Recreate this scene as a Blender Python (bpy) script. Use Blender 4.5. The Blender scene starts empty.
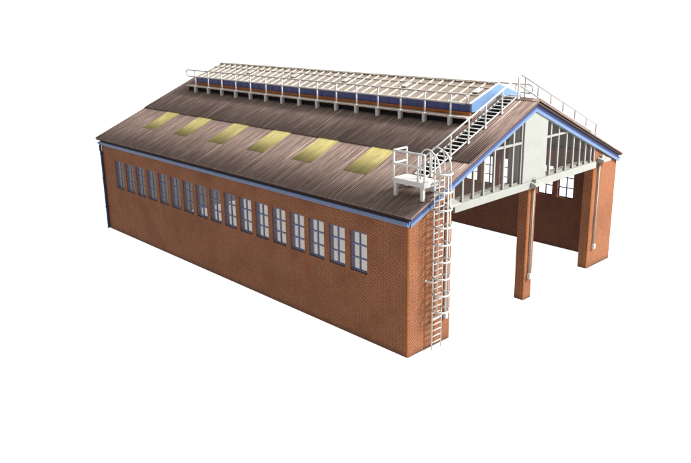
import bpy, bmesh, math, random
from mathutils import Vector, Matrix
random.seed(7)
MM = 0.001                     # every length below is in millimetres of the real model
scn = bpy.context.scene
col = scn.collection

# ------------------------------------------------------------------ camera
cam = bpy.data.cameras.new("camera"); camo = bpy.data.objects.new("camera", cam); col.objects.link(camo)
CR = Vector((0.7274503, -0.6859674, -0.0162725))
CD = Vector((-0.1921137, -0.1808501, -0.9645650))
CF = Vector((0.6587172, 0.7047992, -0.2633431))
CL = Vector((-197.5204, -172.6968, 135.3354)) * MM
M = Matrix((( CR.x, -CD.x, -CF.x, CL.x), (CR.y, -CD.y, -CF.y, CL.y), (CR.z, -CD.z, -CF.z, CL.z), (0, 0, 0, 1)))
camo.matrix_world = M
cam.sensor_width = 36.0; cam.lens = 716.532 / 691 * 36
cam.shift_x = (345.5 - 339.05) / 691; cam.shift_y = (205.31 - 231.5) / 691
cam.clip_start = 0.005; cam.clip_end = 500
scn.camera = camo

# ------------------------------------------------------------------ world (white studio surround) and lamps
w = bpy.data.worlds.new("World"); scn.world = w; w.use_nodes = True
nt = w.node_tree; nt.nodes.clear()
wo = nt.nodes.new("ShaderNodeOutputWorld"); bg = nt.nodes.new("ShaderNodeBackground")
tc = nt.nodes.new("ShaderNodeTexCoord")
dt = nt.nodes.new("ShaderNodeVectorMath"); dt.operation = "DOT_PRODUCT"; dt.inputs[1].default_value = (0.90, 0.0, 0.44)
rp = nt.nodes.new("ShaderNodeMapRange"); rp.inputs[1].default_value = -0.6; rp.inputs[2].default_value = 0.55
rp.inputs[3].default_value = 0.26; rp.inputs[4].default_value = 1.05
cc = nt.nodes.new("ShaderNodeCombineColor")
nt.links.new(tc.outputs["Generated"], dt.inputs[0]); nt.links.new(dt.outputs["Value"], rp.inputs[0])
for k in range(3): nt.links.new(rp.outputs[0], cc.inputs[k])
nt.links.new(cc.outputs[0], bg.inputs["Color"]); bg.inputs["Strength"].default_value = 1.0
nt.links.new(bg.outputs[0], wo.inputs[0])

def area(name, loc, target, size, power, color=(1, 1, 1)):
    l = bpy.data.lights.new(name, "AREA"); l.shape = "SQUARE"; l.size = size * MM; l.energy = power; l.color = color
    o = bpy.data.objects.new(name, l); col.objects.link(o)
    o.location = Vector(loc) * MM
    o.rotation_euler = (Vector(target) - Vector(loc)).to_track_quat("-Z", "Y").to_euler()
    return o
area("key_softbox", (410, -455, 490), (84, 60, 50), 170, 17.0, (1.0, 0.99, 0.965))

scn.view_settings.view_transform = "Standard"; scn.view_settings.look = "None"
scn.view_settings.exposure = 0.0; scn.view_settings.gamma = 1.0
scn.cycles.max_bounces = 8; scn.cycles.transparent_max_bounces = 24; scn.cycles.use_denoising = True

# ------------------------------------------------------------------ materials
class NT:
    def __init__(self, name):
        self.m = bpy.data.materials.new(name); self.m.use_nodes = True
        self.t = self.m.node_tree; self.t.nodes.clear()
        self.out = self.n("ShaderNodeOutputMaterial"); self.p = self.n("ShaderNodeBsdfPrincipled")
        self.l(self.p.outputs[0], self.out.inputs[0])
    def n(self, t, **kw):
        x = self.t.nodes.new(t)
        for k, v in kw.items(): setattr(x, k, v)
        return x
    def l(self, a, b): self.t.links.new(a, b)
    def mapped(self, src="UV", scale=(1, 1, 1)):
        c = self.n("ShaderNodeTexCoord"); mp = self.n("ShaderNodeMapping"); mp.inputs["Scale"].default_value = scale
        self.l(c.outputs[src], mp.inputs[0]); return mp.outputs[0]
    def noise(self, vec, scale, detail=4, rough=0.55):
        x = self.n("ShaderNodeTexNoise"); x.inputs["Scale"].default_value = scale
        x.inputs["Detail"].default_value = detail; x.inputs["Roughness"].default_value = rough
        if vec is not None: self.l(vec, x.inputs["Vector"])
        return x.outputs["Fac"]
    def ramp(self, fac, stops):
        r = self.n("ShaderNodeValToRGB"); el = r.color_ramp.elements
        el[0].position, el[0].color = stops[0][0], (*stops[0][1], 1)
        el[1].position, el[1].color = stops[-1][0], (*stops[-1][1], 1)
        for p, c in stops[1:-1]:
            x = el.new(p); x.color = (*c, 1)
        self.l(fac, r.inputs[0]); return r.outputs[0]
    def mix(self, a, b, fac, mode="MIX"):
        x = self.n("ShaderNodeMix", data_type="RGBA", blend_type=mode)
        for s, v in ((x.inputs[0], fac), (x.inputs[6], a), (x.inputs[7], b)):
            if hasattr(v, "links"): self.l(v, s)
            elif isinstance(v, (int, float)): s.default_value = v
            else: s.default_value = (*v, 1)
        return x.outputs[2]
    def scaled(self, a, k, b):
        x = self.n("ShaderNodeMath", operation="MULTIPLY_ADD"); x.inputs[1].default_value = k; x.inputs[2].default_value = b; self.l(a, x.inputs[0]); return x.outputs[0]
    def bump(self, h, strength, dist):
        b = self.n("ShaderNodeBump"); b.inputs["Strength"].default_value = strength; b.inputs["Distance"].default_value = dist * MM
        self.l(h, b.inputs["Height"]); self.l(b.outputs[0], self.p.inputs["Normal"])
    def setc(self, c, rough=0.6, spec=0.3):
        if hasattr(c, "links"): self.l(c, self.p.inputs["Base Color"])
        else: self.p.inputs["Base Color"].default_value = (*c, 1)
        if hasattr(rough, "links"): self.l(rough, self.p.inputs["Roughness"])
        else: self.p.inputs["Roughness"].default_value = rough
        self.p.inputs["Specular IOR Level"].default_value = spec

def painted(name, c, var=0.12, rough=0.5, scale=0.25, spec=0.35):
    N = NT(name); v = N.mapped("Object", (1 / MM,) * 3)
    f = N.noise(v, scale, 5, 0.6)
    N.setc(N.ramp(f, [(0.3, tuple(x * (1 - var) for x in c)), (0.7, tuple(min(1, x * (1 + var)) for x in c))]), rough, spec)
    f2 = N.noise(v, 2.0, 3); N.bump(f2, 0.25, 0.05)
    return N.m

def brick(name, ca, cb, cm, patch, rough=0.85, patchscale=0.06):
    N = NT(name); v = N.mapped("UV")
    b = N.n("ShaderNodeTexBrick"); N.l(v, b.inputs["Vector"])
    b.offset = 0.5; b.squash = 0.5; b.squash_frequency = 2
    b.inputs["Scale"].default_value = 1.0
    b.inputs["Brick Width"].default_value = 1.75; b.inputs["Row Height"].default_value = 0.62
    b.inputs["Mortar Size"].default_value = 0.085; b.inputs["Mortar Smooth"].default_value = 0.3
    b.inputs["Bias"].default_value = 0.0
    b.inputs["Color1"].default_value = (*ca, 1); b.inputs["Color2"].default_value = (*cb, 1)
    b.inputs["Mortar"].default_value = (*cm, 1)
    f = N.noise(v, patchscale, 5, 0.6)
    c = N.mix(b.outputs["Color"], patch[0], N.ramp(f, [(0.44, (0, 0, 0)), (0.72, (0.6,) * 3)]))
    f2 = N.noise(v, patchscale * 2.3, 4, 0.65)
    c = N.mix(c, patch[1], N.ramp(f2, [(0.52, (0, 0, 0)), (0.78, (0.55,) * 3)]))
    f3 = N.noise(v, 1.6, 2)
    c = N.mix(c, N.ramp(f3, [(0.3, (0.62,) * 3), (0.7, (1.3,) * 3)]), 0.75, "MULTIPLY")
    sv = N.n("ShaderNodeSeparateXYZ"); N.l(v, sv.inputs[0])          # uneven darker band along the foot of the wall
    f4 = N.noise(N.mapped("UV", (1, 0.3, 1)), 0.25, 4, 0.7)
    ad = N.n("ShaderNodeMath", operation="MULTIPLY_ADD"); ad.inputs[1].default_value = -5.0; N.l(f4, ad.inputs[0]); N.l(sv.outputs[1], ad.inputs[2])
    c = N.mix(c, (0.045, 0.026, 0.018), N.ramp(N.scaled(ad.outputs[0], 0.4, 0.9), [(0.0, (0.6,) * 3), (1.0, (0.0,) * 3)]))
    N.setc(c, 0.8, 0.15)
    inv = N.n("ShaderNodeMath", operation="SUBTRACT"); inv.inputs[0].default_value = 1.0
    N.l(b.outputs["Fac"], inv.inputs[1]); N.bump(inv.outputs[0], 0.35, 0.06)
    return N.m

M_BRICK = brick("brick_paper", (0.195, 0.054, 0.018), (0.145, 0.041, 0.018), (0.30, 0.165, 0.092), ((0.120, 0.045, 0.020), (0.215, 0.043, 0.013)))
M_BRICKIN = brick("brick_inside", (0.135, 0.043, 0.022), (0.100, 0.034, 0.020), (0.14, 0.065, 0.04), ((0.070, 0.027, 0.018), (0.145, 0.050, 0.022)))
M_EDGE = painted("cut_card_edge", (0.36, 0.115, 0.024), 0.2, 0.8, 0.5)
M_BLUE = painted("blue_paint", (0.085, 0.122, 0.225), 0.10, 0.5)
M_BLUELIT = painted("lit_blue_paint", (0.120, 0.205, 0.350), 0.08, 0.5)  # lighter copy of the clerestory blue, for the front-lit gable ends
M_BLUESHADE = painted("shaded_blue_paint", (0.038, 0.047, 0.165), 0.18, 0.5)  # same blue darkened for the clerestory sides, away from the key
M_DEEP = painted("deep_blue_pipe", (0.018, 0.028, 0.075), 0.2, 0.5)
M_FRAME = painted("window_frame_blue", (0.098, 0.122, 0.225), 0.12, 0.5)
M_WHITE = painted("white_metal", (0.49, 0.48, 0.46), 0.06, 0.55, 0.4)
M_GREY = painted("grey_casting", (0.25, 0.25, 0.225), 0.10, 0.6, 0.4)
M_CREAM = painted("pale_grey_paint", (0.228, 0.232, 0.210), 0.06, 0.55, 0.15)
M_DARK = painted("dark_card", (0.045, 0.032, 0.027), 0.3, 0.85, 0.3)
M_VERGE = painted("cut_sheet_edge", (0.16, 0.105, 0.085), 0.3, 0.85, 0.3)
M_FASCIASHADE = painted("shaded_blue_board", (0.035, 0.052, 0.17), 0.15, 0.5)  # roof overhang's shadow put into the upper fascia colour
M_TRIM = painted("trim_blue", (0.092, 0.150, 0.262), 0.1, 0.5)
M_SHADEBLACK = painted("shade_black", (0.012, 0.009, 0.010), 0.2, 0.9, 0.3, 0.1)  # flat black for the painted shade under walkway and stair
M_ROOFIN = painted("roof_underside", (0.032, 0.019, 0.016), 0.3, 0.85, 0.1)
M_PLANK = painted("walkway_plank", (0.36, 0.30, 0.26), 0.25, 0.75, 0.5)
M_RAIL = painted("grey_rail", (0.40, 0.375, 0.365), 0.15, 0.6, 0.4)  # even grey, a little darker than the white metal
M_GLAZBAR = painted("glazing_bar", (0.66, 0.60, 0.52), 0.12, 0.6, 0.3)

def roof_mat(name, dark, mid, lite, seam, lite_amount=0.5, sheet=18.4):
    N = NT(name)
    f = N.noise(N.mapped("UV", (1.0, 0.035, 1)), 1.5, 4, 0.65)       # streaks down the slope
    c = N.ramp(f, [(0.33, dark), (0.5, mid), (0.72, lite)])
    g = N.noise(N.mapped("UV", (1.0, 0.8, 1)), 0.035, 5, 0.6)         # broad weathering
    c = N.mix(c, N.ramp(g, [(0.35, (0.80, 0.76, 0.75)), (0.65, (1.14, 1.13, 1.13))]), 0.8, "MULTIPLY")
    g2 = N.noise(N.mapped("UV", (1.0, 0.25, 1)), 0.35, 4, 0.7)
    c = N.mix(c, N.ramp(g2, [(0.35, (0.72,) * 3), (0.65, (1.22,) * 3)]), 0.7, "MULTIPLY")
    s0 = N.n("ShaderNodeSeparateXYZ"); N.l(N.mapped("UV"), s0.inputs[0])
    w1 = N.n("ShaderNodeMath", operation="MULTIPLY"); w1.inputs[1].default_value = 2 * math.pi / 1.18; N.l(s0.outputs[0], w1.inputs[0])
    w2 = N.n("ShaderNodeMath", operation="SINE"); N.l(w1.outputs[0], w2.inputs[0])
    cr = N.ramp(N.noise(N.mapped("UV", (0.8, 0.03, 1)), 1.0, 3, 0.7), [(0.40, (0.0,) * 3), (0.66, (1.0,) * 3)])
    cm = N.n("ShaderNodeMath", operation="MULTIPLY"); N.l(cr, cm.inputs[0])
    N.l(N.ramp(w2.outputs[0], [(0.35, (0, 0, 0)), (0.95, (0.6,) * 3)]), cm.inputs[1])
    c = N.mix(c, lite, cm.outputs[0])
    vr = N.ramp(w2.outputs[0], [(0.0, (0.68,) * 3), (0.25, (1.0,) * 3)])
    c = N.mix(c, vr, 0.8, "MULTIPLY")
    # pale worn joints where two sheets meet
    s = N.n("ShaderNodeSeparateXYZ"); N.l(N.mapped("UV"), s.inputs[0])
    m1 = N.n("ShaderNodeMath", operation="MODULO"); m1.inputs[1].default_value = sheet; N.l(s.outputs[0], m1.inputs[0])
    m2 = N.n("ShaderNodeMath", operation="LESS_THAN"); m2.inputs[1].default_value = 0.5; N.l(m1.outputs[0], m2.inputs[0])
    h = N.noise(N.mapped("UV", (0.054, 0.02, 1)), 1.0, 2)
    m3 = N.n("ShaderNodeMath", operation="MULTIPLY"); N.l(m2.outputs[0], m3.inputs[0])
    N.l(N.ramp(h, [(0.42, (0, 0, 0)), (0.60, (0.85,) * 3)]), m3.inputs[1])
    c = N.mix(c, seam, m3.outputs[0])
    N.setc(c, 0.8, 0.15)
    N.bump(f, 0.3, 0.1)
    return N.m
M_ROOF = roof_mat("weathered_sheeting", (0.100, 0.064, 0.053), (0.170, 0.118, 0.099), (0.33, 0.255, 0.22), (0.42, 0.34, 0.30))
M_YELLOW = roof_mat("yellow_skylight_sheet", (0.30, 0.255, 0.085), (0.36, 0.31, 0.12), (0.42, 0.37, 0.175), (0.36, 0.31, 0.11), sheet=900)

def glass(name, tint, tr=0.75, gl=0.35, rough=0.08, base=0.04):
    N = NT(name); N.t.nodes.remove(N.p)
    t = N.n("ShaderNodeBsdfTransparent"); t.inputs[0].default_value = (*tint, 1)
    g = N.n("ShaderNodeBsdfGlossy"); g.inputs["Roughness"].default_value = rough; g.inputs[0].default_value = (0.9, 0.9, 0.9, 1)
    d = N.n("ShaderNodeBsdfDiffuse"); d.inputs[0].default_value = (0.5, 0.45, 0.42, 1)
    f = N.n("ShaderNodeLayerWeight"); f.inputs[0].default_value = 0.5
    po = N.n("ShaderNodeMath", operation="POWER"); po.inputs[1].default_value = 4.0; N.l(f.outputs["Facing"], po.inputs[0])
    mu = N.n("ShaderNodeMath", operation="MULTIPLY_ADD"); mu.inputs[1].default_value = gl; mu.inputs[2].default_value = base; N.l(po.outputs[0], mu.inputs[0])
    a = N.n("ShaderNodeMixShader"); a.inputs[0].default_value = 1 - tr; N.l(t.outputs[0], a.inputs[1]); N.l(d.outputs[0], a.inputs[2])
    b = N.n("ShaderNodeMixShader"); N.l(mu.outputs[0], b.inputs[0]); N.l(a.outputs[0], b.inputs[1]); N.l(g.outputs[0], b.inputs[2])
    N.l(b.outputs[0], N.out.inputs[0]); return N.m
M_GLASS = glass("acetate_window", (0.41, 0.375, 0.355), 0.84, 0.35)
M_GGLASS = glass("acetate_gable", (0.93, 0.88, 0.87), 0.985, 0.10, 0.04, 0.012)

def skyglass():
    N = NT("frosted_roof_glazing"); v = N.mapped("UV")
    f = N.noise(v, 0.16, 4, 0.6); f2 = N.noise(v, 0.02, 3)
    c = N.ramp(f, [(0.3, (0.180, 0.135, 0.100)), (0.7, (0.275, 0.22, 0.17))])
    c = N.mix(c, N.ramp(f2, [(0.35, (0.8, 0.78, 0.76)), (0.65, (1.25, 1.2, 1.15))]), 0.8, "MULTIPLY")
    N.setc(c, 0.33, 0.5); return N.m
M_SKYGLASS = skyglass()

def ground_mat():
    N = NT("glowing_white_ground"); v = N.mapped("Object", (4, 4, 4))
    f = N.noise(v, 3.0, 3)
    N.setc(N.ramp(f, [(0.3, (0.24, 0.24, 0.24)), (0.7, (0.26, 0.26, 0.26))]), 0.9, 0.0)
    N.p.inputs["Emission Color"].default_value = (1, 1, 1, 1); N.p.inputs["Emission Strength"].default_value = 1.0  # added glow keeps the ground white everywhere, also inside the shed
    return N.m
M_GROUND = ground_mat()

# ------------------------------------------------------------------ mesh building
class MB:
    def __init__(self): self.v = []; self.f = []; self.uv = []; self.mi = []
    def face(self, pts, uvs=None, mi=0):
        i = len(self.v); self.v += [tuple(p) for p in pts]; self.f.append(tuple(range(i, i + len(pts)))); self.mi.append(mi)
        if uvs is None:
            a, b, c = Vector(pts[0]), Vector(pts[1]), Vector(pts[2]); n = (b - a).cross(c - a)
            ax = max(range(3), key=lambda k: abs(n[k]))
            uvs = [(p[1], p[2]) if ax == 0 else (p[0], p[2]) if ax == 1 else (p[1], p[0]) for p in pts]
        self.uv.append(list(uvs)); return self
    def box(self, x0, x1, y0, y1, z0, z1, mi=0):
        P = lambda x, y, z: (x, y, z)
        self.face([P(x0, y1, z0), P(x0, y0, z0), P(x0, y0, z1), P(x0, y1, z1)], mi=mi)
        self.face([P(x1, y0, z0), P(x1, y1, z0), P(x1, y1, z1), P(x1, y0, z1)], mi=mi)
        self.face([P(x0, y0, z0), P(x1, y0, z0), P(x1, y0, z1), P(x0, y0, z1)], mi=mi)
        self.face([P(x1, y1, z0), P(x0, y1, z0), P(x0, y1, z1), P(x1, y1, z1)], mi=mi)
        self.face([P(x0, y1, z0), P(x1, y1, z0), P(x1, y0, z0), P(x0, y0, z0)], mi=mi)
        self.face([P(x0, y0, z1), P(x1, y0, z1), P(x1, y1, z1), P(x0, y1, z1)], mi=mi)
        return self
    def prism(self, poly, axis, a, b, mi=0, mi_a=None, mi_b=None):
        """poly: list of 2D points; axis 'y' -> (x,z) extruded along y, 'x' -> (y,z) along x"""
        mk = (lambda p, t: (p[0], t, p[1])) if axis == "y" else (lambda p, t: (t, p[0], p[1])) if axis == "x" else (lambda p, t: (p[0], p[1], t))
        self.face([mk(p, a) for p in poly], mi=mi if mi_a is None else mi_a)
        self.face([mk(p, b) for p in reversed(poly)], mi=mi if mi_b is None else mi_b)
        n = len(poly)
        for i in range(n):
            p, q = poly[i], poly[(i + 1) % n]
            self.face([mk(q, a), mk(p, a), mk(p, b), mk(q, b)], mi=mi)
        return self
    def bar(self, p, q, wd, ht, up=(0, 0, 1), mi=0):
        p, q = Vector(p), Vector(q); d = (q - p).normalized(); up = Vector(up)
        s = d.cross(up); s = s.normalized() if s.length > 1e-6 else Vector((1, 0, 0)); u = s.cross(d)
        s *= wd / 2; u *= ht / 2
        A = [p - s - u, p + s - u, p + s + u, p - s + u]; B = [x + (q - p) for x in A]
        self.face(A, mi=mi); self.face(B[::-1], mi=mi)
        for i in range(4): self.face([A[(i + 1) % 4], A[i], B[i], B[(i + 1) % 4]], mi=mi)
        return self
    def tube(self, pts, r, n=8, mi=0, closed=False):
        pts = [Vector(p) for p in pts]; m = len(pts); rings = []
        prev = None
        for i, p in enumerate(pts):
            if closed: d = pts[(i + 1) % m] - pts[i - 1]
            else: d = (pts[min(i + 1, m - 1)] - pts[max(i - 1, 0)])
            d.normalize()
            if prev is None:
                a = Vector((0, 0, 1)) if abs(d.z) < 0.9 else Vector((1, 0, 0)); s = d.cross(a).normalized()
            else:
                s = (prev - d * prev.dot(d)).normalized()
            prev = s; u = d.cross(s)
            rings.append([p + s * (r * math.cos(2 * math.pi * k / n)) + u * (r * math.sin(2 * math.pi * k / n)) for k in range(n)])
        base = len(self.v)
        for rg in rings: self.v += [tuple(x) for x in rg]
        for i in range(m if closed else m - 1):
            j = (i + 1) % m
            for k in range(n):
                k2 = (k + 1) % n
                self.f.append((base + i * n + k, base + i * n + k2, base + j * n + k2, base + j * n + k)); self.uv.append([(0, 0)] * 4); self.mi.append(mi)
        if not closed:
            self.f.append(tuple(base + k for k in range(n))[::-1]); self.uv.append([(0, 0)] * n); self.mi.append(mi)
            self.f.append(tuple(base + (m - 1) * n + k for k in range(n))); self.uv.append([(0, 0)] * n); self.mi.append(mi)
        return self
    def build(self, name, mats, parent=None, smooth=False, weld=True, bevel=0, edge=None, origin=None):
        me = bpy.data.meshes.new(name)
        o3 = Vector(origin) if origin else Vector((0, 0, 0))
        me.from_pydata([tuple((Vector(p) - o3) * MM) for p in self.v], [], self.f)
        uvl = me.uv_layers.new(name="UVMap"); k = 0
        for f in self.uv:
            for u in f: uvl.data[k].uv = u; k += 1
        for p, i in zip(me.polygons, self.mi): p.material_index = i
        if not isinstance(mats, (list, tuple)): mats = [mats]
        for m in mats: me.materials.append(m)
        bm = bmesh.new(); bm.from_mesh(me)
        if weld: bmesh.ops.remove_doubles(bm, verts=bm.verts, dist=0.002 * MM)
        bmesh.ops.recalc_face_normals(bm, faces=bm.faces)
        if edge:   # (predicate on edge mid point and direction, width, material index)
            es = [x for x in bm.edges if len(x.link_faces) == 2 and edge[0]((x.verts[0].co + x.verts[1].co) / 2 / MM, (x.verts[1].co - x.verts[0].co).normalized())
                  and x.calc_face_angle(0) > 0.5]
            if es: bmesh.ops.bevel(bm, geom=es, offset=edge[1] * MM, segments=1, affect="EDGES", material=edge[2])
        bm.to_mesh(me); bm.free()
        if smooth:
            for p in me.polygons: p.use_smooth = True
        o = bpy.data.objects.new(name, me); col.objects.link(o)
        o.location = o3 * MM
        if parent is not None:
            o.parent = parent
            o.location = o3 * MM - world_loc(parent)
        if bevel:
            b = o.modifiers.new("soft_edges", "BEVEL"); b.width = bevel * MM; b.segments = 2; b.limit_method = "ANGLE"; b.angle_limit = 0.7
        return o

def world_loc(o):
    v = Vector((0, 0, 0))
    while o is not None: v = v + Vector(o.location); o = o.parent
    return v

def thing(name, label, cat, loc, group=None):
    o = bpy.data.objects.new(name, None); col.objects.link(o); o.location = Vector(loc) * MM
    o.empty_display_size = 0.005
    o["label"] = label; o["category"] = cat
    if group: o["group"] = group
    return o

# ------------------------------------------------------------------ dimensions
W, L, ZE = 168.0, 259.0, 55.5
XL, XR, YF, YB, ZR, ZA = -1.43, 169.43, -2.23, 264.0, 59.3, 95.35
XM = 84.0
S = (ZA - ZR) / (XM - XL)
def roofz(x): return ZR + S * ((x - XL) if x <= XM else (XR - x))
RT = 1.7                                     # vertical thickness of the roof
def under(x): return roofz(x) - RT

# ------------------------------------------------------------------ ground
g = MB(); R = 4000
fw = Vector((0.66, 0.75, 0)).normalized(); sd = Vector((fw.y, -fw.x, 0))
prof = [(-R, 0.0), (1500.0, 0.0)]                       # flat ground, then an added glowing sweep curving up behind
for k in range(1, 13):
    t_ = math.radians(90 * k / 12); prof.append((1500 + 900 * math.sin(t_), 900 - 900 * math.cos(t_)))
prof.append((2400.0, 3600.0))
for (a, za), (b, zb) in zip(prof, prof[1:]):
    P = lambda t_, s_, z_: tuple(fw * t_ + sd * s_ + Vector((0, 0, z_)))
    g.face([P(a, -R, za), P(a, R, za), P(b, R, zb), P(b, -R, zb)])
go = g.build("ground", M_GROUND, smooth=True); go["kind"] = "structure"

# ------------------------------------------------------------------ engine shed
shed = thing("engine_shed", "model brick locomotive shed with brown sheeted roof, blue trim and two open doorways", "model building", (84, 130, 0))

def wall_with_holes(ycuts, zcuts, holes, x0, x1, outer_mi, inner_mi, reveal_mi=0):
    m = MB(); ny, nz = len(ycuts) - 1, len(zcuts) - 1
    solid = lambda i, j: 0 <= i < ny and 0 <= j < nz and (i, j) not in holes
    for i in range(ny):
        for j in range(nz):
            if not solid(i, j): continue
            a, b, c, d = ycuts[i], ycuts[i + 1], zcuts[j], zcuts[j + 1]
            m.face([(x0, b, c), (x0, a, c), (x0, a, d), (x0, b, d)], mi=outer_mi if x0 < 80 else inner_mi)
            m.face([(x1, a, c), (x1, b, c), (x1, b, d), (x1, a, d)], mi=inner_mi if x0 < 80 else outer_mi)
            if not solid(i - 1, j): m.face([(x0, a, c), (x1, a, c), (x1, a, d), (x0, a, d)], mi=reveal_mi)
            if not solid(i + 1, j): m.face([(x1, b, c), (x0, b, c), (x0, b, d), (x1, b, d)], mi=reveal_mi)
            if not solid(i, j - 1): m.face([(x0, a, c), (x0, b, c), (x1, b, c), (x1, a, c)], mi=reveal_mi)
            if not solid(i, j + 1): m.face([(x0, a, d), (x1, a, d), (x1, b, d), (x0, b, d)], mi=reveal_mi)
    return m

WY0, WP, WW, WZ0, WZ1, NW = 22.37, 13.12, 10.0, 29.7, 47.2, 17
ycuts = [0.0]; holes = set()
for i in range(NW):
    holes.add((len(ycuts), 1)); ycuts += [WY0 + i * WP, WY0 + i * WP + WW]
# fix hole indices: cell index of the hole equals index of its lower cut
holes = set(); k = 0
for i in range(NW): holes.add((1 + 2 * i, 1))
ycuts.append(L)
zc = [0, WZ0, WZ1, 58.19]
isvert = lambda d: abs(d.z) > 0.95
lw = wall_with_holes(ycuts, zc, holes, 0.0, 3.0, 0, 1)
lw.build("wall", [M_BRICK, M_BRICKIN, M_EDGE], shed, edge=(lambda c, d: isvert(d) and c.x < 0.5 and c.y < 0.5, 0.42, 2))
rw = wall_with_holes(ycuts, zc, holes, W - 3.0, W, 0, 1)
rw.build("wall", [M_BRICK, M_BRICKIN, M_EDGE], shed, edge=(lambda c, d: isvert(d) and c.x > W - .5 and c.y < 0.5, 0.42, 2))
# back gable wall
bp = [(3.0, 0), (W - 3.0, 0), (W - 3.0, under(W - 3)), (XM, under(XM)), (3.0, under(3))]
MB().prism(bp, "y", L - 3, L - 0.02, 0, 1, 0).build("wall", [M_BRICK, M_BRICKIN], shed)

# front piers
D = 5.43
def pier(poly, edge_pred):
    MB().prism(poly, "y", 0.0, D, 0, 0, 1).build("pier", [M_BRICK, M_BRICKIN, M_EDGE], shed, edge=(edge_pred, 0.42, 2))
pier([(3.0, 0), (26.8, 0), (26.8, under(26.8)), (3.0, under(3.0))], lambda c, d: isvert(d) and c.x > 26 and c.y < 0.5)
pier([(83.1, 0), (89.5, 0), (89.5, 55.0), (83.1, 55.0)], lambda c, d: isvert(d))
pier([(143.4, 0), (165.0, 0), (165.0, under(165)), (143.4, under(143.4))], lambda c, d: isvert(d) and c.x < 144)

# windows: frame mesh is the part, the acetate its sub-part
def frame_bars(m, x0, x1, y0, y1, z0, z1, bw, cols, rows):
    m.box(x0, x1, y0, y0 + bw, z0, z1); m.box(x0, x1, y1 - bw, y1, z0, z1)
    m.box(x0 + .02, x1 - .02, y0 + bw, y1 - bw, z0, z0 + bw); m.box(x0 + .02, x1 - .02, y0 + bw, y1 - bw, z1 - bw, z1)
    for i in range(1, cols):
        y = y0 + (y1 - y0) * i / cols; m.box(x0 + .04, x1 - .04, y - bw * .45, y + bw * .45, z0 + bw, z1 - bw)
    for j in range(1, rows):
        z = z0 + (z1 - z0) * j / rows; m.box(x0 + .06, x1 - .06, y0 + bw, y1 - bw, z - bw * .42, z + bw * .42)
for side in (0, 1):
    for i in range(NW):
        y0 = WY0 + i * WP; m = MB()
        a, b = (0.75, 1.5) if side == 0 else (W - 1.5, W - 0.75)
        frame_bars(m, a, b, y0 + .01, y0 + WW - .01, WZ0 + .01, WZ1 - .01, 0.68 if side == 0 else 0.5, 2, 3)
        o = m.build("window", M_FRAME if side == 0 else M_DEEP, shed, weld=False, origin=((a + b) / 2, y0 + WW / 2, WZ0))
        xg = (a + b) / 2; p = MB()
        p.face([(xg, y0 + .8, WZ0 + .8), (xg, y0 + WW - .8, WZ0 + .8), (xg, y0 + WW - .8, WZ1 - .8), (xg, y0 + .8, WZ1 - .8)])
        p.build("pane", M_GLASS if side == 0 else M_GGLASS, o, origin=((a + b) / 2, y0 + WW / 2, WZ0))

# gable front: beam, centre panel, glazing
MB().box(26.9, 143.3, -1.1, 6.5, 55.05, 58.4).build("lintel_beam", M_CREAM, shed, bevel=0.25)
FD = 3.0                                     # drop of the blue fascia below the roof underside
def fasz(x): return under(x) - FD + 0.3
PX0, PX1 = 76.2, 95.2
m = MB(); m.prism([(PX0, 58.42), (PX1, 58.42), (PX1, fasz(PX1)), (XM, fasz(XM)), (PX0, fasz(PX0))], "y", -0.6, 1.4)
m.build("gable_panel", M_CREAM, shed, bevel=0.15)
def gable_window(xa, xb, bars, left):
    m = MB(); BW = 0.95; ya, yb = 0.0, 0.9
    hi = lambda x: fasz(x) + 0.2
    for x in bars: m.box(x - BW / 2, x + BW / 2, ya, yb, 58.42, hi(x))
    # sloping head bar and framing uprights
    m.prism([(xa, hi(xa) - 1.0), (xb, hi(xb) - 1.0), (xb, hi(xb)), (xa, hi(xa))], "y", ya + .05, yb - .05)
    for x in (xa + .5, xb - .5): m.box(x - .5, x + .5, ya + .1, yb - .1, 58.42, hi(x))
    # transom, stopping where the slope cuts it
    xs = XL + (77.4 + RT + FD - ZR) / S
    if left: m.box(xs, xb - .4, ya + .08, yb - .08, 76.6, 77.6)
    else: m.box(xa + .4, W - xs, ya + .08, yb - .08, 76.6, 77.6)
    m.box(xa, xb, 0.95, 1.15, 58.42, 59.2)
    o = m.build("gable_window", M_CREAM, shed, weld=False)
    p = MB(); poly = [(xa, 58.5), (xb, 58.5), (xb, hi(xb) - .2), (xa, hi(xa) - .2)]
    p.face([(x, 0.5, z) for x, z in poly]); p.build("pane", M_GGLASS, o)
gable_window(27.0, 76.1, [33.4, 40.5, 47.8, 55.1, 62.1, 69.0], True)
gable_window(95.3, 143.3, [99.6, 106.6, 114.2, 121.1, 127.4, 133.2, 138.8], False)
# dark jamb lining beside the panel and above the ledge
MB().box(74.6, 75.7, 1.2, 6.3, 58.45, under(75) - .3).build("jamb", M_CREAM, shed)

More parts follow.
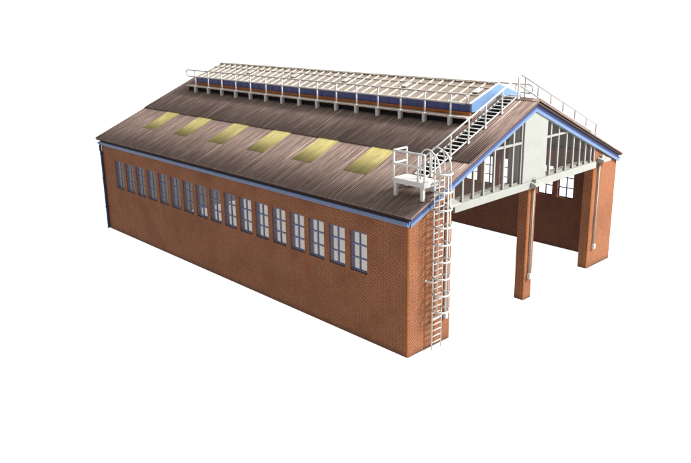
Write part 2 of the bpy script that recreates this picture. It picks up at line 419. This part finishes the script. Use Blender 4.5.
# ------------------------------------------------------------------ roof
CP, CA = 1.18, 0.19                           # corrugation pitch and height
def corrugated(x0, x1, y0, y1, lift, thick=0.45, right=False, uoff=0.0):
    m = MB(); n = int(round((y1 - y0) / CP * 6)); rows = 2
    def z(x, y): return roofz(x) + lift + CA * math.sin(2 * math.pi * y / CP) * 0.5 - CA * 0.5
    ln = math.sqrt(1 + S * S)
    xs = [x0, x1]
    for i in range(n):
        ya, yb = y0 + (y1 - y0) * i / n, y0 + (y1 - y0) * (i + 1) / n
        q = [(xs[0], ya), (xs[1], ya), (xs[1], yb), (xs[0], yb)]
        top = [(x, y, z(x, y)) for x, y in q]; uv = [(y + uoff, (x if not right else W - x) * ln) for x, y in q]
        bot = [(x, y, z(x, y) - thick) for x, y in q]
        m.face(top, uv); m.face(bot[::-1], uv[::-1])
        m.face([top[0], top[3], bot[3], bot[0]], [uv[0], uv[3], uv[3], uv[0]]); m.face([top[1], bot[1], bot[2], top[2]], [uv[1], uv[1], uv[2], uv[2]])
        if i == 0: m.face([top[0], bot[0], bot[1], top[1]], [uv[0], uv[0], uv[1], uv[1]])
        if i == n - 1: m.face([top[3], top[2], bot[2], bot[3]], [uv[3], uv[2], uv[2], uv[3]])
    return m
LAP = 34.9
for right in (False, True):
    f = (lambda x: x) if not right else (lambda x: W - x)
    # board below the sheeting
    m = MB(); pts = [(f(XL + 0.5), roofz(XL + .5) - RT), (f(XL + .5), roofz(XL + .5) - .75), (XM - (0.0 if not right else -0.0), ZA - .75), (XM, ZA - RT)]
    m.prism(pts, "y", YF + .25, YB - .25)
    m.build("roof_board", M_ROOFIN, shed)
    a = corrugated(f(XL), f(LAP + 1.0), YF, YB, 0.0, right=right); a.build("roof_sheet", M_ROOF, shed, smooth=True)
    b = corrugated(f(LAP), f(XM - .25), YF, YB, 0.50, right=right, uoff=120 * CP); so = b.build("roof_sheet", M_ROOF, shed, smooth=True)
    if True:
        for i in range(6):
            y = 38.7 + 36.16 * i
            c = corrugated(f(16.4), f(LAP - .05), y, y + 14.15, 0.16, 0.12, right=right, uoff=i * 19 * CP)
            c.build("skylight", M_YELLOW, shed, smooth=True)
for s_ in (0, 1):
    f = (lambda x: x) if s_ == 0 else (lambda x: W - x)
    p = [(f(XL), roofz(XL) - .75), (XM, ZA - .25), (XM, ZA + .12), (f(XL), roofz(XL) - .1)]
    MB().prism(p, "y", YF - .32, YF - .02).build("verge_strip", M_VERGE, shed)
# ridge capping
m = MB(); rr = [(XM - 2.2, roofz(XM - 2.2) + .62), (XM, ZA + .75), (XM + 2.2, roofz(XM + 2.2) + .62), (XM + 2.2, roofz(XM + 2.2) + .3), (XM, ZA + .35), (XM - 2.2, roofz(XM - 2.2) + .3)]
m.prism(rr, "y", YF - .05, 19.2); m.build("ridge_cap", M_ROOF, shed)

# fascias (front and back), gutters, downpipe
def fascia(y0, y1):
    for s_ in (0, 1):
        f = (lambda x: x) if s_ == 0 else (lambda x: W - x)
        a, b = XL + 1.2, XM
        poly = [(f(a), under(a) - FD), (f(b), under(b) - FD), (f(b), under(b) - .02), (f(a), under(a) - .02)]
        o = MB().prism(poly, "y", y0, y1).build("fascia", M_FASCIASHADE, shed, bevel=0.15)
        lo = [(f(a + .3), under(a + .3) - FD - .45), (f(b), under(b) - FD - .45), (f(b), under(b) - FD + .95), (f(a + .3), under(a + .3) - FD + .95)]
        ya, yb = (y0 - .35, y0) if y0 < 100 else (y1, y1 + .35)
        MB().prism(lo, "y", ya, yb).build("fascia_moulding", M_TRIM, o)
fascia(-0.75, -0.02)
fascia(L + .02, L + .75)
for s_ in (0, 1):
    f = (lambda x: x) if s_ == 0 else (lambda x: W - x)
    prof = [(f(-0.02), 57.2), (f(-0.02), 55.4), (f(-0.6), 55.0), (f(-1.3), 55.3), (f(-1.75), 56.0), (f(-1.75), 57.1), (f(-1.45), 57.1), (f(-1.4), 56.3), (f(-.9), 55.9), (f(-.5), 57.2)]
    MB().prism(prof, "y", -0.7, L + 1.5).build("gutter", M_BLUE, shed)
m = MB(); m.tube([(-1.3, L - .8, 55.2), (-1.3, L - .8, 51.5), (-.95, L - .8, 50.2), (-.95, L - .8, 1.0), (-1.6, L - .8, 0.25)], 0.75, 10)
for z in (14, 33, 49): m.tube([(-.95, L - .8, z), (-.95, L - .8, z + 1)], 0.95, 10)
m.build("downpipe", M_DEEP, shed, smooth=True)

# ------------------------------------------------------------------ ridge skylight (clerestory)
CY0, CY1, CXE, CZE, CZA = 19.4, 243.7, 63.56, 94.14, 101.18
CS = (CZA - CZE) / (XM - CXE)
cz = lambda x: CZE + CS * ((x - CXE) if x <= XM else (W - CXE - x))
MB().prism([(CXE + .4, roofz(CXE) - 1), (W - CXE - .4, roofz(CXE) - 1), (W - CXE - .4, CZE - .5), (XM, CZA - .5), (CXE + .4, CZE - .5)], "y", CY0 + .6, CY1 - .6, 0).build(
    "ridge_skylight", M_DARK, shed)
rs = [o for o in col.objects if o.name.startswith("ridge_skylight")][0]
def sub(m, name, mat, **kw): return m.build(name, mat, rs, **kw)
for s_ in (0, 1):
    f = (lambda x: x) if s_ == 0 else (lambda x: W - x)
    BX = lambda m, a, b, *r: m.box(min(f(a), f(b)), max(f(a), f(b)), *r)
    m = MB(); BX(m, CXE, CXE + .35, CY0 + .3, CY1 - .3, 90.2, CZE - .1)
    n_ = 36
    for i in range(n_ + 1):
        y = CY0 + .8 + (CY1 - CY0 - 1.6) * i / n_
        BX(m, CXE - .12, CXE, y - .18, y + .18, 90.3, CZE - .3)
    sub(m, "side_panel", M_BLUESHADE, weld=False)
    m = MB(); BX(m, CXE - .9, CXE + .3, CY0 + .1, CY1 - .1, 88.8, 90.15)
    sub(m, "brick_plinth", M_EDGE)
    m = MB(); ln = math.sqrt(1 + CS * CS)
    P = [(f(CXE - .5), CY0, cz(CXE - .5) + .1), (XM, CY0, CZA + .1), (XM, CY1, CZA + .1), (f(CXE - .5), CY1, cz(CXE - .5) + .1)]
    uv = [(p[1], (p[0] - CXE) * ln) for p in P]
    Q = [(p[0], p[1], p[2] - .45) for p in P]
    m.face(P, uv); m.face(Q[::-1])
    for i in range(4): m.face([P[i], P[(i + 1) % 4], Q[(i + 1) % 4], Q[i]])
    sub(m, "glazing", M_SKYGLASS)
    m = MB(); nb = 36
    for i in range(nb + 1):
        y = CY0 + .35 + (CY1 - CY0 - .7) * i / nb; wd = .46 if 0 < i < nb else .8
        m.bar((f(CXE - .7), y, cz(CXE - .7) + .3), (XM, y, CZA + .3), wd, .5)
    for x in (71.1, 78.6): m.bar((f(x), CY0 + .2, cz(x) + .28), (f(x), CY1 - .2, cz(x) + .33), .5, .5)
    m.bar((f(CXE - .5), CY0, cz(CXE - .5) + .22), (f(CXE - .5), CY1, cz(CXE - .5) + .22), .6, .4)
    sub(m, "glazing_bars", M_GLAZBAR, weld=False)
    for i in range(5):
        y = 24.6 + 43.45 * i; m = MB()
        m.prism([(f(72.7), cz(72.7) + .45), (f(77.0), cz(77.0) + .45), (f(77.0), cz(77.0) + .8), (f(72.7), cz(72.7) + .8)], "y", y - 1.9, y + 1.9)
        sub(m, "roof_vent", M_WHITE, bevel=.12)
MB().bar((XM, CY0 - .1, CZA + .55), (XM, CY1 + .1, CZA + .55), 1.3, .6).build("ridge_bar", M_GLAZBAR, rs)
for y0, y1 in ((CY0 - .35, CY0 + .55), (CY1 - .55, CY1 + .35)):
    zb = lambda x: max(roofz(x) + .35, 90.2)
    poly = [(CXE - .1, 90.2), (70.4, 90.2), (XM, ZA - .8), (W - 70.4, 90.2), (W - CXE + .1, 90.2), (W - CXE + .1, CZE + .05), (XM, CZA + .05), (CXE - .1, CZE + .05)]
    MB().prism(poly, "y", y0, y1).build("gable_end", M_BLUELIT, rs)

# ------------------------------------------------------------------ walkways with handrails
def arc(c, r, a0, a1, n, plane):
    out = []
    for i in range(n + 1):
        t = math.radians(a0 + (a1 - a0) * i / n); p = (r * math.cos(t), r * math.sin(t))
        out.append((c[0], c[1] + p[0], c[2] + p[1]) if plane == "yz" else (c[0] + p[0], c[1] + p[1], c[2]))
    return out
HX, HZ, HMID = 58.5, 98.7, 94.6
def walkway(right, label):
    f = (lambda x: x) if not right else (lambda x: W - x)
    t = thing("roof_walkway", label, "walkway", (f(HX), 130, roofz(HX) + .2), "handrailed walkways along the ridge skylight")
    m = MB(); a, b = sorted((f(57.3), f(62.55)))
    m.box(a, b, 17.6, 247.6, 88.0, 88.75); m.build("plank", M_PLANK, t, bevel=.12)
    a, b = sorted((f(59.4), f(62.3))); m = MB(); m.box(a, b, 18.2, 247.0, roofz(58.5) - 1.2, 87.98); m.build("shade_strip", M_SHADEBLACK, t)  # added black strip: shade below the plank, put in as colour
    for i in range(15):
        y = 26.83 + 14.94 * i; x = f(HX - .4)
        m = MB(); m.tube([(x, y, 88.2), (x, y, HZ)], .40, 8); m.build("post", M_WHITE, t, smooth=True)
        m = MB(); lo = roofz(HX) + .25
        xa, xb = sorted((f(56.9), f(59.2)))
        m.box(xa, xb, y - .9, y + .9, roofz(57.2) + .2, 88.95)
        m.build("foot_bracket", M_WHITE, t, bevel=.5)
    x = f(HX - .4); rr = (HZ - HMID) / 2; zc_ = (HZ + HMID) / 2
    path = [(x, 19.5 + rr * 0, HZ)] + [(x, 244.5, HZ)] + arc((x, 244.5, zc_), rr, 90, -90, 10, "yz")[1:] + [(x, 19.5, HMID)] + arc((x, 19.5, zc_), rr, 270, 90, 10, "yz")[1:-1]
    m = MB(); m.tube(path, .33, 8, closed=True); m.build("handrail", M_RAIL, t, smooth=True)
    return t
walkway(False, "long roof walkway with white posts and looped handrail left of the glazed ridge")
walkway(True, "far roof walkway whose thin rail shows just above the glazed ridge")

# ------------------------------------------------------------------ roof stairs
def stair(right, label):
    f = (lambda x: x) if not right else (lambda x: W - x)
    t = thing("roof_stair", label, "stairs", (f(50), 11, roofz(50)), "white stairs climbing the roof slopes to the ridge")
    YA, YBk = 8.4, 14.8; off = 1.45
    for y in (YA, YBk):
        m = MB(); m.bar((f(16.4), y, roofz(16.4) + off + (.0)), (f(82.4), y, roofz(82.4) + off), .4, .55 if y == YA else .95)
        m.build("stringer", M_WHITE, t, bevel=.1)
    n = 25
    for i in range(n):
        x = 17.6 + 2.66 * i; z = roofz(x) + off + .45
        m = MB(); a, b = sorted((f(x - .6), f(x + .6))); m.box(a, b, YA - .1, YBk - .25, z - .13, z + .13)
        m.build("tread", M_WHITE, t)
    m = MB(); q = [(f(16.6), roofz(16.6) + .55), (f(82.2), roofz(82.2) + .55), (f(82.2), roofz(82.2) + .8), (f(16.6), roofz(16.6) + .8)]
    m.prism(q, "y", YA + .3, YBk - .25); m.build("shade_sheet", M_SHADEBLACK, t)  # added black sheet for the dark shade between treads
    for x in (22.5, 34.6, 46.5, 58.3, 70.2, 82.6) if not right else (10.5, 21.5, 33.5, 45.6, 57.2, 69.0, 80.0):
        z = roofz(x); m = MB(); m.tube([(f(x), YA - .5, z + .55), (f(x), YA - .5, z + 10.9)], .36, 8)
        m.box(f(x) - .6, f(x) + .6, YA - 1.0, YA + .1, z + .35, z + 1.4)
        m.build("post", M_RAIL if right else M_WHITE, t, smooth=False)
    RM = M_RAIL if right else M_WHITE
    lo, hi_ = (18.2, 83.6) if not right else (9.0, 84.6)
    if right: lo, hi_ = 9.0, 83.5
    for h, nm in ((10.8, "handrail"), (5.6, "midrail"))[:2 if right else 1]:
        m = MB(); m.tube([(f(lo), YA - .5, roofz(lo) + h), (f(hi_), YA - .5, roofz(hi_) + h)], .38, 8)
        m.build(nm, RM, t, smooth=True)
    return t
stair(False, "white metal stair with close treads climbing the near roof slope from the platform")
stair(True, "white stair rail running down the far roof slope from the ridge")

# ------------------------------------------------------------------ platform
t = thing("roof_platform", "small white railed platform on four legs at the roof corner", "platform", (11, 7, 64))
PZ = 71.0; PX, PXB, PY0, PY1 = 7.0, 15.8, -1.6, 15.2
MB().box(PX, PXB, PY0, PY1, PZ - .7, PZ).build("deck", M_WHITE, t, bevel=.12)
m = MB(); m.box(PX + .3, PX + .9, PY0 + .3, PY1 - .3, PZ - 2.1, PZ - .72); m.box(PXB - .9, PXB - .3, PY0 + .3, PY1 - .3, PZ - 2.1, PZ - .72)
m.box(PX + .9, PXB - .9, PY0 + .35, PY0 + .95, PZ - 2.1, PZ - .74); m.box(PX + .9, PXB - .9, PY1 - .95, PY1 - .35, PZ - 2.1, PZ - .74)
m.build("deck_frame", M_WHITE, t, weld=False)
for x in (8.4, 14.8):
    for y in (0.4, 14.2):
        m = MB(); m.box(x - .7, x + .7, y - .7, y + .7, roofz(x) + .0, PZ - .75); m.build("leg", M_WHITE, t, bevel=.12)
posts = [(7.5, 14.7), (15.2, 14.7), (7.5, 2.2), (7.5, -1.1)]
for x, y in posts:
    m = MB(); m.tube([(x, y, PZ - .1), (x, y, PZ + 10.9)], .42, 8); m.build("post", M_WHITE, t, smooth=True)
for h, nm in ((10.9, "handrail"), (5.7, "midrail")):
    m = MB(); m.tube([(15.2, 14.7, PZ + h), (7.5, 14.7, PZ + h), (7.5, 14.65, PZ + h), (7.5, -1.1, PZ + h)], .42, 8); m.build(nm, M_WHITE, t)

# ------------------------------------------------------------------ caged ladder
t = thing("caged_ladder", "tall white ladder with hooped safety cage standing against the left brick pier", "ladder", (15.1, -2, 0))
LX0, LX1, LY = 12.2, 18.0, -2.3
for x in (LX0, LX1):
    path = [(x, LY, 0.0), (x, LY, 79.5)] + arc((x, LY + 3.6, 79.5), 3.6, 180, 0, 12, "yz")[1:] + [(x, LY + 7.2, PZ + .1)]
    m = MB(); m.tube(path, .29, 8); m.build("stile", M_WHITE, t, smooth=True)
z = 3.2
while z < 72:
    m = MB(); m.tube([(LX0, LY, z), (LX1, LY, z)], .25, 6); m.build("rung", M_WHITE, t, smooth=True); z += 2.6
CXC, CYC, CR_ = 15.1, -4.4, 3.3
for i in range(9):
    z = 17.6 + 7.06 * i
    pts = [(LX0, LY, z)] + arc((CXC, CYC, z), CR_, 180, 360, 18, "xy") + [(LX1, LY, z)]
    m = MB(); m.tube(pts, .42, 8); m.build("cage_hoop", M_WHITE, t, smooth=True)
for a in (190, 250, 342):
    x, y = CXC + CR_ * math.cos(math.radians(a)), CYC + CR_ * math.sin(math.radians(a))
    m = MB(); m.tube([(x, y, 17.4), (x, y, 74.4)], .25, 6); m.build("cage_strap", M_WHITE, t, smooth=True)
# curved top straps from the cage back over the stiles
for a in (190, 342):
    x, y = CXC + CR_ * math.cos(math.radians(a)), CYC + CR_ * math.sin(math.radians(a)); n = 10; pts = []
    for i in range(n + 1):
        u = math.pi / 2 * i / n; pts.append((x, y + (LY + 1.2 - y) * (1 - math.cos(u)), 74.4 + 7.6 * math.sin(u)))
    m = MB(); m.tube(pts, .36, 8); m.build("top_strap", M_WHITE, t, smooth=True)
m = MB(); m.tube([(LX0, LY, 14.2), (CXC + .3, CYC - CR_ + .2, 17.6)], .34, 6); m.tube([(LX0, LY, 13.2), (LX1, LY, 13.7)], .45, 6); m.build("brace", M_WHITE, t, smooth=False)
m = MB(); m.tube([(10.4, 0.2, 30.2), (LX0, LY, 29.6)], .40, 6); m.box(10.0, 10.8, -.25, .0, 29.7, 30.7); m.tube([(LX1, 0.1, 29.6), (LX1, LY, 29.6)], .40, 6); m.build("wall_bracket", M_WHITE, t)

# ------------------------------------------------------------------ hooded fittings on the piers
def fitting(xp, zt, hood0, label, zb=11.8):
    t = thing("pier_fitting", label, "wall fitting", (xp, -.5, zb), "hooded pipe fittings on the three front piers")
    a, b = hood0; m = MB()
    # shallow tapered hood
    za = zt
    top = [(a, za), (b, za)]
    V = lambda x, y, z: (x, y, z)
    y0, y1 = -3.9, -1.15 if xp < 140 else -.05
    if xp < 30: y1 = -.05
    m.face([V(a, y0, za + .3), V(b, y0, za + .3), V(b, y1, za + 1.3), V(a, y1, za + 1.3)])
    m.face([V(a, y0, za - .7), V(a, y1, za - 1.5), V(b, y1, za - 1.5), V(b, y0, za - .7)])
    m.face([V(a, y0, za - .7), V(b, y0, za - .7), V(b, y0, za + .3), V(a, y0, za + .3)])
    m.face([V(a, y1, za - 1.5), V(a, y1, za + 1.3), V(b, y1, za + 1.3), V(b, y1, za - 1.5)])
    m.face([V(a, y0, za - .7), V(a, y0, za + .3), V(a, y1, za + 1.3), V(a, y1, za - 1.5)])
    m.face([V(b, y0, za - .7), V(b, y1, za - 1.5), V(b, y1, za + 1.3), V(b, y0, za + .3)])
    m.build("hood", M_GREY, t, bevel=.2)
    cx = (a + b) / 2 - .3; m = MB(); n = 12
    pts = [(cx + 1.6 * math.cos(math.pi * i / n), za + .9 + 1.7 * math.sin(math.pi * i / n)) for i in range(n + 1)]
    m.prism(pts, "y", y1 - 1.6, y1 - .1); m.build("hood_drum", M_GREY, t)
    m = MB(); yp = -.75
    m.tube([(xp, yp, zb + 1.2), (xp, yp, za - 1.2)], .42, 10); m.build("pipe", M_GREY, t, smooth=True)
    m = MB(); m.box(xp - .85, xp + .85, -1.7, -.02, zb - 1.3, zb + 1.4); m.build("switch_box", M_WHITE, t, bevel=.25)
fitting(22.7, 59.6, (20.3, 27.3), "grey hooded pipe fitting on the left pier behind the caged ladder")
fitting(85.9, 57.0, (82.2, 89.0), "grey hooded pipe fitting on the narrow middle pier")
fitting(147.6, 58.6, (145.6, 153.4), "grey hooded pipe fitting on the wide right pier")
